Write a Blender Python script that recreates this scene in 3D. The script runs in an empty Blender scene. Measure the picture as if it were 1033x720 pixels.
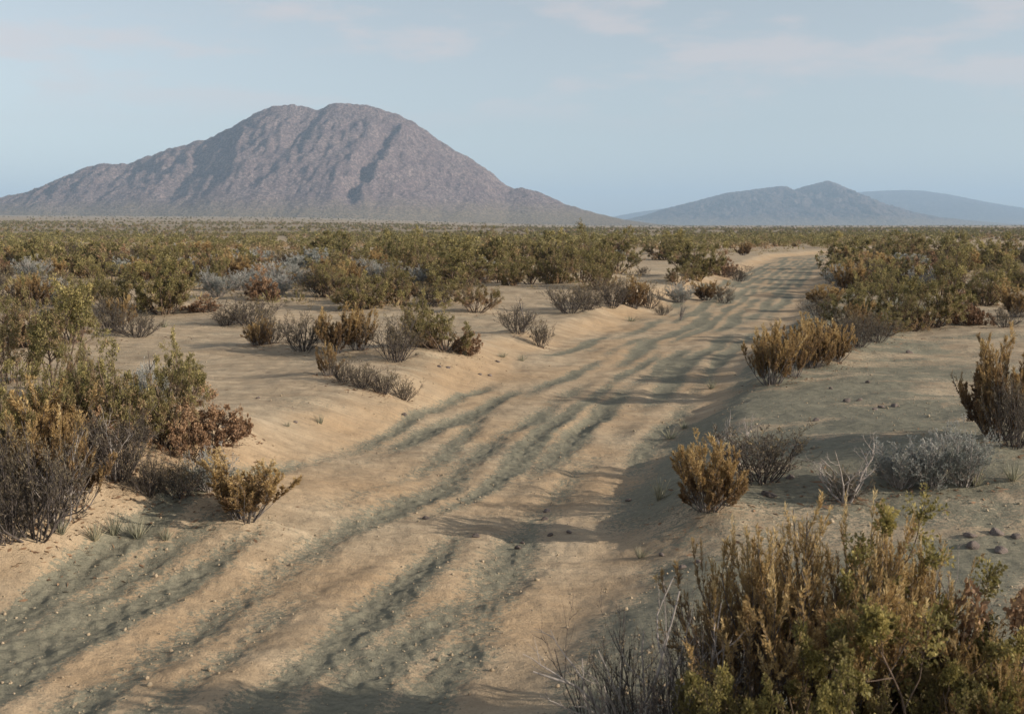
import bpy, math
import numpy as np
np.seterr(over='ignore')
from mathutils import Vector

R = math.radians
SC = bpy.context.scene
COL = SC.collection
PX, PY, F = 1033.0, 720.0, 1100.0
CAM_Z = 2.2
PITCH = math.atan((360 - 229) / F)

# ------------------------------------------------------------------ noise
def _hash(ix, iy, seed):
    h = (ix.astype(np.int64) * 374761393 + iy.astype(np.int64) * 668265263 + seed * 1442695041) & 0xffffffff
    h = ((h ^ (h >> 13)) * 1274126177) & 0xffffffff
    h = ((h ^ (h >> 16)) * 2246822519) & 0xffffffff
    return h ^ (h >> 15)

def pn(x, y, seed=0):
    x = np.asarray(x, dtype=np.float64); y = np.asarray(y, dtype=np.float64)
    x0 = np.floor(x); y0 = np.floor(y); fx = x - x0; fy = y - y0
    ux = fx * fx * fx * (fx * (fx * 6 - 15) + 10); uy = fy * fy * fy * (fy * (fy * 6 - 15) + 10)
    def g(dx, dy):
        a = _hash(x0 + dx, y0 + dy, seed) * (2 * math.pi / 4294967296.0)
        return np.cos(a) * (fx - dx) + np.sin(a) * (fy - dy)
    a = g(0, 0); b = g(1, 0); c = g(0, 1); d = g(1, 1)
    return (a + (b - a) * ux + ((c + (d - c) * ux) - (a + (b - a) * ux)) * uy) * 1.5

def fbm(x, y, seed=0, octv=4, gain=.5):
    s = 0; a = 1
    for i in range(octv):
        s = s + a * pn(x, y, seed + i * 17); x = x * 2.03 + 5.1; y = y * 2.03 - 3.7; a *= gain
    return s

def sst(a, b, x):
    t = np.clip((x - a) / (b - a), 0, 1)
    return t * t * (3 - 2 * t)

# ------------------------------------------------------------------ terrain
CY = np.array([-20, -10, 0, 3, 4.9, 6.5, 7.5, 8.9, 10.95, 14.2, 20, 24, 34, 45, 59, 80, 115, 180, 300, 600])
CX = np.array([-9, -6, -2.9, -2.15, -1.75, -1.3, -.95, -.42, 0.0, .95, 2.7, 4.1, 7.2, 10.6, 14.9, 21.5, 44, 104, 210, 440])
HW = np.array([1.7, 1.7, 1.75, 1.75, 1.75, 1.7, 1.6, 1.5, 1.5, 1.55, 1.75, 1.8, 1.75, 1.8, 1.9, 2.0, 1.7, 1.6, 1.6, 1.6])
_fy = np.linspace(-20, 600, 6201)
_fx = np.interp(_fy, CY, CX)
_k = np.ones(41) / 41
_fx[20:-20] = np.convolve(_fx, _k, 'valid')
_sl = np.gradient(_fx, _fy)

def track_uv(x, y):
    xc = np.interp(y, _fy, _fx); sl = np.interp(y, _fy, _sl)
    hw = np.interp(y, CY, HW)
    return (x - xc) / np.sqrt(1 + sl * sl), hw

MOUNDS = []   # (x, y, radius, height): sand held by the shrubs' roots
RUTS = [(-1.66, .10, .034, 11), (-1.28, .12, .046, 12), (-.86, .10, .034, 13), (-.42, .13, .05, 14), (-.02, .09, .03, 17), (.36, .12, .045, 15), (.78, .13, .05, 18), (1.2, .11, .044, 16)]

def rut_shape(u, y):
    h = 0; damp_shade = 0
    for u0, w, dp, sd in RUTS:
        dp = dp * .74
        uc = u0 + .20 * pn(y * .25, y * 0 + sd, 5) + .07 * pn(y * .8, y * 0 + sd, 6) + .025 * pn(y * 2.6, u * 1.2 + sd, 10)
        am = np.clip(.85 + 1.0 * pn(y * .22 + sd * 1.7, u * .4, 7) + .35 * pn(y * .7, u * 1.2 + sd, 8), 0.0, 1.4)
        ww = w * (1 + .35 * pn(y * .6, y * 0 + sd, 9))
        q = (u - uc) / ww
        h = h + dp * am * (-np.exp(-q * q * .5) + .35 * np.exp(-(q - 2.2) ** 2 * .6) + .2 * np.exp(-(q + 2.1) ** 2 * .7))
        damp_shade = np.maximum(damp_shade, am * np.exp(-(q - .35) ** 2 * .33))  # leans to each rut's shaded wall: damp soil plus painted shade
    return h, damp_shade

def height(x, y, want=False):
    x = np.asarray(x, float); y = np.asarray(y, float)
    r = np.hypot(x, y)
    u, hw = track_uv(x, y)
    near = 1 - sst(60, 160, r)
    infield = sst(-25, -10, y)
    e = .16 * pn(y * .45, u * 0 + 3.3, 31) + .1 * pn(y * 1.4, u * .7, 32)
    au = u + e
    left = sst(0.0, 1.25, -au - hw); right = sst(-.2, .75, au - hw)
    bed = 1 - np.maximum(left, right)
    h = -.10 * bed
    h = h + left * .17 + sst(1.0, 5.0, -au - hw) * .12
    bank = .05 + .13 * sst(6.6, 8.2, y) * (1 - .55 * sst(11, 15, y))
    h = h + right * bank + sst(.4, 4.8, au - hw) * .16
    ruts, damp_shade = rut_shape(u, y)
    h = h * near + ruts * (1 - .7 * sst(10, 26, y)) * sst(0.05, .9, bed) * (1 - sst(45, 110, r)) * infield
    # oblique wash-outs across the bed
    ob = pn((u * 1.0 + y * .55) * 1.05, (y - u * .5) * .33, 41)
    h = h + bed * .016 * ob * near
    # general undulation
    h = h + .14 * fbm(x * .11 + 3, y * .11, 51, 3) * sst(0, 2.0, np.abs(u) - hw) * sst(3, 12, r)
    h = h + .26 * fbm(x * .018, y * .018 + 9, 52, 3) * sst(40, 140, r) * (1 - .5 * sst(200, 500, r))
    fine = 1 - sst(25, 70, r)
    h = h + fine * (.028 * fbm(x * .8, y * .8, 53, 3) + .010 * fbm(x * 3.1, y * 3.1, 54, 3))
    # clods and churned soil inside the ruts
    clod = np.clip(fbm(x * 9, y * 9, 55, 2), -.2, 1) * .5
    h = h + fine * (1 - sst(9, 22, r)) * clod * (.007 + .026 * bed * np.clip(damp_shade, 0, 1))
    if h.ndim == 0: h = h.reshape(1); sc_ = True
    else: sc_ = False
    xf, yf = np.atleast_1d(x), np.atleast_1d(y)
    for mx, my, mr, mh in MOUNDS:
        k = np.nonzero((np.abs(xf - mx) < 2.2 * mr) & (np.abs(yf - my) < 2.2 * mr))[0]
        if len(k): h[k] += mh * np.exp(-1.3 * ((xf[k] - mx) ** 2 + (yf[k] - my) ** 2) / (mr * mr))
    if sc_: h = h[0]
    # plain tilts up towards the big hill
    az = np.arctan2(x, np.maximum(y, 1e-3))
    tilt = 1 - sst(-.25, .12, az)
    h = h + np.clip(r - 350, 0, 2600) * (.0025 + .0095 * tilt) * (y > 0)
    if want:
        flow = pn(x * .5 + 1.3 * pn(x * .3, y * .3, 62), y * 1.3, 61)
        slope_r = sst(-.15, .5, au - hw)
        crust_shade = np.clip(damp_shade, 0, 1) * sst(.2, .9, bed) * .95  # rut crust, with some of the groove shade painted in
        patch = np.clip(.42 + .8 * fbm(x * .42 + .5 * flow, y * .6, 63, 4, .6) + .45 * fbm(x * 1.1, y * 2.6, 66, 3), 0, 1)
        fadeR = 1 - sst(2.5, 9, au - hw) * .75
        crust_shade = np.maximum(crust_shade, slope_r * (1 - .55 * sst(1.2, 4.5, au - hw)) * (.42 + .8 * patch) * fadeR * (1 - sst(24, 50, r)))  # right bank: crusted soil, and the slope's shade painted in the same colour
        bank_shade = np.exp(-((au - hw - .25) / .5) ** 2) * sst(7.2, 8.4, y) * (1 - sst(11.5, 14, y))  # bank's shadow painted as a dark strip along the right edge
        crust_shade = np.maximum(crust_shade, .85 * bank_shade)
        crust_shade = np.maximum(crust_shade, .34 * sst(.35, .8, patch) * left)
        crust_shade = np.maximum(crust_shade, .5 * sst(.45, .9, patch) * (au - hw > 2))
        crust_shade = crust_shade * (1 - sst(70, 200, r))
        warm = bed * (.55 + .5 * pn(x * .7, y * .7, 64)) + .35 * sst(.1, .6, left * (1 - left) * 4)
        crust_shade = np.where(r > 90, .0, crust_shade)
        return h, np.clip(crust_shade, 0, 1), np.clip(warm, 0, 1), bed * infield
    return h

CP, SP = math.cos(PITCH), math.sin(PITCH)
def ray(px, py):
    a = (px - PX / 2) / F; b = -(py - PY / 2) / F
    return np.array([a, CP + b * SP, -SP + b * CP])
def ground_at(px, py):
    d = ray(px, py)
    t = np.geomspace(2.5, 900, 3000)
    hh = height(d[0] * t, d[1] * t)
    below = np.where(CAM_Z + d[2] * t < hh)[0]
    if not len(below):
        return None
    i = below[0]
    if i == 0: tt = t[0]
    else:
        a0 = CAM_Z + d[2] * t[i-1] - hh[i-1]; a1 = CAM_Z + d[2] * t[i] - hh[i]
        tt = t[i-1] + (t[i] - t[i-1]) * a0 / (a0 - a1)
    x, y = d[0] * tt, d[1] * tt
    return x, y, float(height(x, y))
def project(x, y, z):
    dy = y; dz = z - CAM_Z
    f = dy * CP - dz * SP; v = dy * SP + dz * CP
    return PX / 2 + F * x / f, PY / 2 - F * v / f, f

# ------------------------------------------------------------------ mesh helpers
def mesh_from(name, V, Q, mats, tone=None, midx=None, smooth=True, extra=None):
    me = bpy.data.meshes.new(name)
    V = np.ascontiguousarray(V, dtype=np.float32); Q = np.ascontiguousarray(Q, dtype=np.int32)
    n, k = Q.shape
    me.vertices.add(len(V)); me.vertices.foreach_set('co', V.ravel())
    me.loops.add(n * k); me.loops.foreach_set('vertex_index', Q.ravel())
    me.polygons.add(n)
    me.polygons.foreach_set('loop_start', np.arange(0, n * k, k, dtype=np.int32))
    if smooth: me.polygons.foreach_set('use_smooth', np.ones(n, dtype=bool))
    for m in mats: me.materials.append(m)
    if midx is not None: me.polygons.foreach_set('material_index', np.asarray(midx, dtype=np.int32))
    if tone is not None:
        a = me.attributes.new('tone', 'FLOAT', 'POINT'); a.data.foreach_set('value', np.asarray(tone, dtype=np.float32))
    for nm, arr in (extra or {}).items():
        a = me.attributes.new(nm, 'FLOAT', 'POINT'); a.data.foreach_set('value', np.asarray(arr, dtype=np.float32))
    me.update(calc_edges=True)
    return me

def link(name, me, parent=None, loc=None):
    o = bpy.data.objects.new(name, me); COL.objects.link(o)
    if parent: o.parent = parent
    if loc is not None: o.location = loc
    return o
def tag(o, label=None, cat=None, group=None, kind=None):
    if label: o['label'] = label
    if cat: o['category'] = cat
    if group: o['group'] = group
    if kind: o['kind'] = kind
    return o

# ------------------------------------------------------------------ materials
def nodes_of(name):
    m = bpy.data.materials.new(name); m.use_nodes = True
    nt = m.node_tree; nt.nodes.clear()
    return m, nt, nt.nodes, nt.links
def ramp(n, stops):
    r = n.new('ShaderNodeValToRGB'); cr = r.color_ramp
    while len(cr.elements) < len(stops): cr.elements.new(.5)
    for e, (p, c) in zip(cr.elements, stops): e.position = p; e.color = (*c, 1)
    return r
def leaf_mat(name, stops, trans=.3, rough=.65, jitter=.12):
    m, nt, n, l = nodes_of(name)
    at = n.new('ShaderNodeAttribute'); at.attribute_name = 'tone'
    oi = n.new('ShaderNodeObjectInfo')
    mr = n.new('ShaderNodeMapRange'); mr.inputs[3].default_value = -jitter; mr.inputs[4].default_value = jitter
    l.new(oi.outputs['Random'], mr.inputs[0])
    ad = n.new('ShaderNodeMath'); ad.operation = 'ADD'; ad.use_clamp = True
    l.new(at.outputs['Fac'], ad.inputs[0]); l.new(mr.outputs[0], ad.inputs[1])
    rp = ramp(n, stops); l.new(ad.outputs[0], rp.inputs[0])
    p = n.new('ShaderNodeBsdfPrincipled'); p.inputs['Roughness'].default_value = rough
    p.inputs['Specular IOR Level'].default_value = .25
    t = n.new('ShaderNodeBsdfTranslucent'); mx = n.new('ShaderNodeMixShader'); mx.inputs[0].default_value = trans
    l.new(rp.outputs[0], p.inputs['Base Color']); l.new(rp.outputs[0], t.inputs['Color'])
    l.new(p.outputs[0], mx.inputs[1]); l.new(t.outputs[0], mx.inputs[2])
    o = n.new('ShaderNodeOutputMaterial'); l.new(mx.outputs[0], o.inputs[0])
    return m
def bark_mat(name, c0, c1):
    m, nt, n, l = nodes_of(name)
    tc = n.new('ShaderNodeTexCoord'); no = n.new('ShaderNodeTexNoise'); no.inputs['Scale'].default_value = 22
    no.inputs['Detail'].default_value = 4
    l.new(tc.outputs['Object'], no.inputs['Vector'])
    rp = ramp(n, [(.3, c0), (.7, c1)]); l.new(no.outputs['Fac'], rp.inputs[0])
    p = n.new('ShaderNodeBsdfPrincipled'); p.inputs['Roughness'].default_value = .85
    p.inputs['Specular IOR Level'].default_value = .15
    l.new(rp.outputs[0], p.inputs['Base Color'])
    o = n.new('ShaderNodeOutputMaterial'); l.new(p.outputs[0], o.inputs[0])
    return m

M = {}
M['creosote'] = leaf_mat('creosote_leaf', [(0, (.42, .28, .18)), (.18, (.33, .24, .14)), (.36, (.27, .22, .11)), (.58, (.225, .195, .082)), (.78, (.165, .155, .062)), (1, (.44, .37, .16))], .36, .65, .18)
M['fresh'] = leaf_mat('fresh_creosote_leaf', [(0, (.26, .19, .11)), (.3, (.235, .19, .085)), (.6, (.195, .175, .065)), (.85, (.24, .21, .07)), (1, (.42, .35, .13))], .38, .6, .12)
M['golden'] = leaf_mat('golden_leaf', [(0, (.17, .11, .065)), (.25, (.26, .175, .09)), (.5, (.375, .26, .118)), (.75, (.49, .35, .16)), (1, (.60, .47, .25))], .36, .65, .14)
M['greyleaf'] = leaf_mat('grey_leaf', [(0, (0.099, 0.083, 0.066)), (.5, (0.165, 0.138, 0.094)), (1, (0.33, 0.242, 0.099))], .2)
M['silver'] = leaf_mat('silver_leaf', [(0, (0.189, 0.209, 0.189)), (.5, (0.351, 0.365, 0.338)), (1, (0.567, 0.54, 0.499))], .25)
M['drydisc'] = leaf_mat('dry_disc_leaf', [(0, (0.176, 0.108, 0.068)), (.5, (0.27, 0.169, 0.101)), (1, (0.405, 0.27, 0.162))], .2)
M['blade'] = leaf_mat('dry_blade', [(0, (.16, .17, .13)), (.5, (.27, .27, .2)), (1, (.44, .39, .26))], .3)
M['bark'] = bark_mat('brown_bark', (.075, .055, .042), (.17, .125, .095))
M['darkbark'] = bark_mat('dark_bark', (.045, .038, .036), (.125, .108, .10))
M['greybark'] = bark_mat('grey_bark', (.085, .078, .075), (.2, .18, .17))
M['palebark'] = bark_mat('pale_bark', (.22, .195, .18), (.42, .38, .35))

def stone_mat():
    m, nt, n, l = nodes_of('stone')
    tc = n.new('ShaderNodeTexCoord'); no = n.new('ShaderNodeTexNoise'); no.inputs['Scale'].default_value = 9; no.inputs['Detail'].default_value = 6
    l.new(tc.outputs['Object'], no.inputs['Vector'])
    oi = n.new('ShaderNodeObjectInfo')
    rp = ramp(n, [(.25, (.07, .055, .05)), (.75, (.19, .155, .135))]); l.new(no.outputs['Fac'], rp.inputs[0])
    hs = n.new('ShaderNodeHueSaturation'); l.new(rp.outputs[0], hs.inputs['Color'])
    mr = n.new('ShaderNodeMapRange'); mr.inputs[3].default_value = .8; mr.inputs[4].default_value = 1.5
    l.new(oi.outputs['Random'], mr.inputs[0]); l.new(mr.outputs[0], hs.inputs['Value'])
    p = n.new('ShaderNodeBsdfPrincipled'); p.inputs['Roughness'].default_value = .9
    bp = n.new('ShaderNodeBump'); bp.inputs['Strength'].default_value = .6; bp.inputs['Distance'].default_value = .02
    l.new(no.outputs['Fac'], bp.inputs['Height']); l.new(bp.outputs[0], p.inputs['Normal'])
    l.new(hs.outputs[0], p.inputs['Base Color'])
    o = n.new('ShaderNodeOutputMaterial'); l.new(p.outputs[0], o.inputs[0])
    return m
M['stone'] = stone_mat()

def ground_mat():
    m, nt, n, l = nodes_of('desert_soil')
    tc = n.new('ShaderNodeTexCoord')
    def noise(scale, detail=6, rough=.6, vec=None, dist=0):
        t = n.new('ShaderNodeTexNoise'); t.inputs['Scale'].default_value = scale; t.inputs['Detail'].default_value = detail
        t.inputs['Roughness'].default_value = rough; t.inputs['Distortion'].default_value = dist
        l.new(vec or tc.outputs['Object'], t.inputs['Vector']); return t.outputs['Fac']
    def math_(op, a, b, clamp=False):
        q = n.new('ShaderNodeMath'); q.operation = op; q.use_clamp = clamp
        for i, v in enumerate((a, b)):
            if hasattr(v, 'is_output'): l.new(v, q.inputs[i])
            else: q.inputs[i].default_value = v
        return q.outputs[0]
    def mix(f, a, b, mode='MIX'):
        q = n.new('ShaderNodeMix'); q.data_type = 'RGBA'; q.blend_type = mode
        for s, v in ((q.inputs[0], f), (q.inputs[6], a), (q.inputs[7], b)):
            if hasattr(v, 'is_output'): l.new(v, s)
            elif isinstance(v, tuple): s.default_value = (*v, 1)
            else: s.default_value = v
        return q.outputs[2]
    def smap(x, a, b):
        q = n.new('ShaderNodeMapRange'); q.interpolation_type = 'SMOOTHSTEP'
        l.new(x, q.inputs[0]); q.inputs[1].default_value = a; q.inputs[2].default_value = b
        return q.outputs[0]
    cr = n.new('ShaderNodeAttribute'); cr.attribute_name = 'crust_shade'
    wm = n.new('ShaderNodeAttribute'); wm.attribute_name = 'warm'
    # wind-combed streaks lie roughly along x
    mp = n.new('ShaderNodeMapping'); mp.inputs['Scale'].default_value = (.7, 1.9, 1); mp.inputs['Rotation'].default_value = (0, 0, R(12))
    l.new(tc.outputs['Object'], mp.inputs['Vector'])
    big = noise(.5, 4); mid = noise(1.7, 6, .65, mp.outputs[0], .4); fine = noise(16, 5, .7, mp.outputs[0]); grit = noise(85, 3, .7); peb = noise(34, 4, .75)
    sand = mix(smap(mid, .3, .7), (.31, .245, .168), (.52, .42, .295))
    sand = mix(math_('MULTIPLY', smap(wm.outputs['Fac'], .1, .9), .65), sand, (.43, .30, .178))
    sand = mix(math_('MULTIPLY', smap(big, .45, .7), .35), sand, (.47, .405, .30))
    st_ = n.new('ShaderNodeMapping'); st_.inputs['Scale'].default_value = (1.2, 9, 1); st_.inputs['Rotation'].default_value = (0, 0, R(8)); l.new(tc.outputs['Object'], st_.inputs['Vector'])
    streak = noise(1.6, 6, .7, st_.outputs[0], .6)
    sand = mix(math_('MULTIPLY', smap(streak, .42, .68), .5), sand, (.27, .215, .15))
    crust_shade_col = mix(smap(fine, .3, .7), (.145, .15, .116), (.245, .236, .178))  # dark tone for crusted soil and for shade painted on the ground
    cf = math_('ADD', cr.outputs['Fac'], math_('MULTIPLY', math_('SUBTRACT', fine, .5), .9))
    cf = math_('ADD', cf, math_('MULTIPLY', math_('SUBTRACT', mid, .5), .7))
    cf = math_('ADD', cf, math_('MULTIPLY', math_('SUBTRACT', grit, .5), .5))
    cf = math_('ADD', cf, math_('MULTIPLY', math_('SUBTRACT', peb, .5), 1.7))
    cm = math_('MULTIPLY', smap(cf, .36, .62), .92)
    colr = mix(cm, sand, crust_shade_col)
    ln = n.new('ShaderNodeVectorMath'); ln.operation = 'LENGTH'; l.new(tc.outputs['Object'], ln.inputs[0])
    growth = math_('MULTIPLY', smap(ln.outputs['Value'], 110, 420), math_('ADD', .35, math_('MULTIPLY', smap(noise(.06, 6, .7), .35, .6), .5)))
    colr = mix(growth, colr, mix(smap(ln.outputs['Value'], 300, 900), (.20, .165, .105), (.33, .265, .185)))
    gr = math_('MULTIPLY', smap(grit, .35, .75), .32)
    colr = mix(gr, colr, mix(1.0, colr, (.62, .6, .58), 'MULTIPLY'))
    speck = smap(noise(38, 2, .5), .66, .72)
    colr = mix(math_('MULTIPLY', speck, .45), colr, (.12, .095, .075))
    p = n.new('ShaderNodeBsdfPrincipled'); p.inputs['Roughness'].default_value = .95; p.inputs['Specular IOR Level'].default_value = .1
    l.new(colr, p.inputs['Base Color'])
    hsum = math_('ADD', math_('ADD', math_('MULTIPLY', fine, 1.0), math_('MULTIPLY', grit, .35)), math_('MULTIPLY', peb, .8))
    hsum = math_('ADD', hsum, math_('MULTIPLY', mid, 1.6))
    bp = n.new('ShaderNodeBump'); bp.inputs['Strength'].default_value = .55; bp.inputs['Distance'].default_value = .025
    l.new(hsum, bp.inputs['Height']); l.new(bp.outputs[0], p.inputs['Normal'])
    o = n.new('ShaderNodeOutputMaterial'); l.new(p.outputs[0], o.inputs[0])
    return m
M['ground'] = ground_mat()

def hill_mat(name, rock0, rock1, scrub, scale):
    m, nt, n, l = nodes_of(name)
    tc = n.new('ShaderNodeTexCoord')
    a = n.new('ShaderNodeTexNoise'); a.inputs['Scale'].default_value = scale; a.inputs['Detail'].default_value = 8; a.inputs['Roughness'].default_value = .7
    b = n.new('ShaderNodeTexNoise'); b.inputs['Scale'].default_value = scale * 9; b.inputs['Detail'].default_value = 5; b.inputs['Roughness'].default_value = .75
    l.new(tc.outputs['Object'], a.inputs['Vector']); l.new(tc.outputs['Object'], b.inputs['Vector'])
    rp = ramp(n, [(.35, rock0), (.65, rock1)]); l.new(a.outputs['Fac'], rp.inputs[0])
    sp = ramp(n, [(.46, (1, 1, 1)), (.60, (0, 0, 0))]); l.new(b.outputs['Fac'], sp.inputs[0])
    mx = n.new('ShaderNodeMix'); mx.data_type = 'RGBA'
    mm = n.new('ShaderNodeMath'); mm.operation = 'MULTIPLY'; mm.inputs[1].default_value = .75
    l.new(sp.outputs[0], mm.inputs[0]); l.new(mm.outputs[0], mx.inputs[0])
    l.new(rp.outputs[0], mx.inputs[6]); mx.inputs[7].default_value = (*scrub, 1)
    at = n.new('ShaderNodeAttribute'); at.attribute_name = 'apron'
    m2 = n.new('ShaderNodeMix'); m2.data_type = 'RGBA'
    ap = ramp(n, [(.4, (.15, .125, .08)), (.62, (.34, .27, .19))]); l.new(b.outputs['Fac'], ap.inputs[0])
    l.new(at.outputs['Fac'], m2.inputs[0]); l.new(mx.outputs[2], m2.inputs[6]); l.new(ap.outputs[0], m2.inputs[7])
    p = n.new('ShaderNodeBsdfPrincipled'); p.inputs['Roughness'].default_value = .95; p.inputs['Specular IOR Level'].default_value = .05
    l.new(m2.outputs[2], p.inputs['Base Color'])
    bp = n.new('ShaderNodeBump'); bp.inputs['Strength'].default_value = .8; bp.inputs['Distance'].default_value = .25 / scale
    l.new(b.outputs['Fac'], bp.inputs['Height']); l.new(bp.outputs[0], p.inputs['Normal'])
    o = n.new('ShaderNodeOutputMaterial'); l.new(p.outputs[0], o.inputs[0])
    return m

# ------------------------------------------------------------------ plants: growth
def unit(v): return v / np.maximum(np.linalg.norm(v, axis=-1, keepdims=True), 1e-9)
def extend(rng, p0, d0, L, K, wob, up):
    N = len(p0); P = np.empty((N, K + 1, 3)); P[:, 0] = p0; d = unit(d0)
    for k in range(K):
        d = unit(d + rng.normal(0, wob, (N, 3)) + np.array([0, 0, up]))
        P[:, k + 1] = P[:, k] + d * (L / K)[:, None]
    return P
def sample(P, idx, t):
    K = P.shape[1] - 1
    f = np.clip(t * K, 0, K - 1e-6); k = f.astype(int); w = (f - k)[:, None]
    a = P[idx, k]; b = P[idx, k + 1]
    return a + (b - a) * w, unit(b - a)
def fork(rng, P, L, rad, n, t0, t1, a0, a1, ratio, K, wob, up, rr=.6):
    N = len(P); idx = np.repeat(np.arange(N), n); t = rng.uniform(t0, t1, N * n)
    p, d = sample(P, idx, t)
    v = unit(np.cross(d, unit(rng.normal(0, 1, d.shape))))
    a = rng.uniform(a0, a1, len(d))[:, None]
    d1 = d * np.cos(a) + v * np.sin(a)
    L1 = L[idx] * ratio * rng.uniform(.6, 1.25, len(d)) * (1.15 - .5 * t)
    r1 = rad[idx] * (1 - .6 * t) * rr
    return extend(rng, p, d1, L1, K, wob, up), L1, r1
def tubes(P, r0, sides, tip=.25):
    N, K, _ = P.shape
    T = np.empty_like(P); T[:, 1:-1] = P[:, 2:] - P[:, :-2]; T[:, 0] = P[:, 1] - P[:, 0]; T[:, -1] = P[:, -1] - P[:, -2]
    T = unit(T)
    ref = np.where(np.abs(T[..., 2:3]) > .8, np.array([1., 0, 0]), np.array([0, 0, 1.]))
    A = unit(np.cross(T, ref)); B = np.cross(T, A)
    r = r0[:, None] * np.linspace(1, tip, K)[None, :]
    ang = np.arange(sides) * 2 * math.pi / sides
    V = P[:, :, None, :] + r[:, :, None, None] * (A[:, :, None, :] * np.cos(ang)[None, None, :, None] + B[:, :, None, :] * np.sin(ang)[None, None, :, None])
    base = (np.arange(N) * K * sides)[:, None, None] + (np.arange(K - 1) * sides)[None, :, None]
    s = np.arange(sides); s2 = (s + 1) % sides
    Q = np.stack([base + s, base + s2, base + sides + s2, base + sides + s], -1).reshape(-1, 4)
    return V.reshape(-1, 3), Q
def leaves(rng, P, m, t0, t1, length, width, fwd, spread, tone_fn, off=0.0):
    N = len(P); idx = np.repeat(np.arange(N), m); t = rng.uniform(t0, t1, N * m)
    p, d = sample(P, idx, t)
    v = unit(np.cross(d, unit(rng.normal(0, 1, d.shape))))
    ld = unit(d * fwd + v * spread + rng.normal(0, .25, d.shape))
    s = unit(np.cross(ld, unit(rng.normal(0, 1, d.shape))))
    nn = np.cross(ld, s)
    p = p + v * off
    L = length * rng.uniform(.6, 1.3, len(p))[:, None]; W = width * rng.uniform(.7, 1.25, len(p))[:, None]
    V = np.stack([p, p + ld * L * .45 + s * W * .5 + nn * W * .12, p + ld * L, p + ld * L * .5 - s * W * .5 + nn * W * .12], 1)
    tn = tone_fn(p, t) + np.repeat(rng.normal(0, .13, N), m) + rng.normal(0, .11, len(p))
    return V.reshape(-1, 3), np.arange(len(p) * 4).reshape(-1, 4), np.repeat(np.clip(tn, 0, 1), 4)
def cat(parts):
    V = []; Q = []; T = []; o = 0
    for p in parts:
        V.append(p[0]); Q.append(p[1] + o); o += len(p[0])
        T.append(p[2] if len(p) > 2 else np.zeros(len(p[0])))
    return np.concatenate(V), np.concatenate(Q), np.concatenate(T)
def cone_dirs(rng, N, a0, a1):
    az = (np.arange(N) + rng.uniform(-.4, .4, N)) * 2 * math.pi / N * 1.0
    rng.shuffle(az)
    pol = np.sqrt(rng.uniform(a0 * a0, a1 * a1, N))
    return np.stack([np.sin(pol) * np.cos(az), np.sin(pol) * np.sin(az), np.cos(pol)], 1), pol
def base_pts(d, r):
    p = d * np.array([r, r, 0]); p[:, 2] = -.05
    return p

def g_creosote(seed, H=1.5, dens=1.0, lf=(.038, .021), ntw=6, disc=False, N=20, spread=1.2, low=.12, k1=6, zlow=.3):
    rng = np.random.default_rng(seed)
    d, pol = cone_dirs(rng, N, .06, spread)
    L = H * rng.uniform(.6, 1.06, N) * (1.04 - .30 * pol)
    P0 = extend(rng, base_pts(d, .16), d, L, 8, .13, .05); r0 = rng.uniform(.010, .018, N) * H
    P1, L1, r1 = fork(rng, P0, L, r0, k1, low, .98, .4, 1.0, .42, 5, .18, .07)
    P2, L2, r2 = fork(rng, P1, L1, r1, ntw + 2, .5, 1.0, .4, 1.2, .46, 4, .22, .03)
    st = cat([tubes(P0, r0, 5), tubes(P1, np.maximum(r1, .003), 4), tubes(P2, np.maximum(r2, .0016), 3)])
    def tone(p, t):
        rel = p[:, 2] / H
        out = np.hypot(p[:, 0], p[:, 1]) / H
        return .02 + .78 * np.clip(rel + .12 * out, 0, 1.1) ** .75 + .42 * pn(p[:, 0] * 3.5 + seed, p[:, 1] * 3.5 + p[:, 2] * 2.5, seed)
    m2 = max(3, int(14 * dens)); m1 = max(3, int(10 * dens))
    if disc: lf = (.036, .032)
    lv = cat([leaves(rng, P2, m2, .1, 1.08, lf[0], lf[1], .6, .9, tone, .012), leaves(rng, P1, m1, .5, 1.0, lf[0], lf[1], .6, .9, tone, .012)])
    # leaves that hug the sand are left out
    keep = np.repeat(lv[0].reshape(-1, 4, 3)[:, :, 2].min(1) > .02, 4)
    V = lv[0][keep]; lv = (V, np.arange(len(V)).reshape(-1, 4), lv[2][keep])
    return st, lv
def g_golden(seed, H=1.0, N=38, dens=1.0, lf=(.042, .0095), spread=.75, cover=.48, lmin=.45):
    rng = np.random.default_rng(seed)
    d, pol = cone_dirs(rng, N, .04, spread)
    L = H * rng.uniform(lmin, 1.08, N) * (1.05 - .25 * pol)
    P0 = extend(rng, base_pts(d, .15), d, L, 8, .10, .075); r0 = rng.uniform(.006, .012, N) * max(H, .6)
    P1, L1, r1 = fork(rng, P0, L, r0, 7, .3, .95, .2, .6, .36, 5, .1, .14)
    P2, L2, r2 = fork(rng, P1, L1, r1, 2, .2, .8, .3, .6, .5, 4, .1, .12)
    st = cat([tubes(P0, r0, 5), tubes(P1, np.maximum(r1, .0025), 4), tubes(P2, np.maximum(r2, .0016), 3)])
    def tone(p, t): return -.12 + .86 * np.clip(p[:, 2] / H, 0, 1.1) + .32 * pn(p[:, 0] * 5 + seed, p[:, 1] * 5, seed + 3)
    k = dens
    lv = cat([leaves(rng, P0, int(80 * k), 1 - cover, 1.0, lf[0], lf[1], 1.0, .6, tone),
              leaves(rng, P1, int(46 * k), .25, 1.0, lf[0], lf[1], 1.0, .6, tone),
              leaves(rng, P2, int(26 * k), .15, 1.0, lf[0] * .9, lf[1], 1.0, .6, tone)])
    return st, lv
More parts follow.
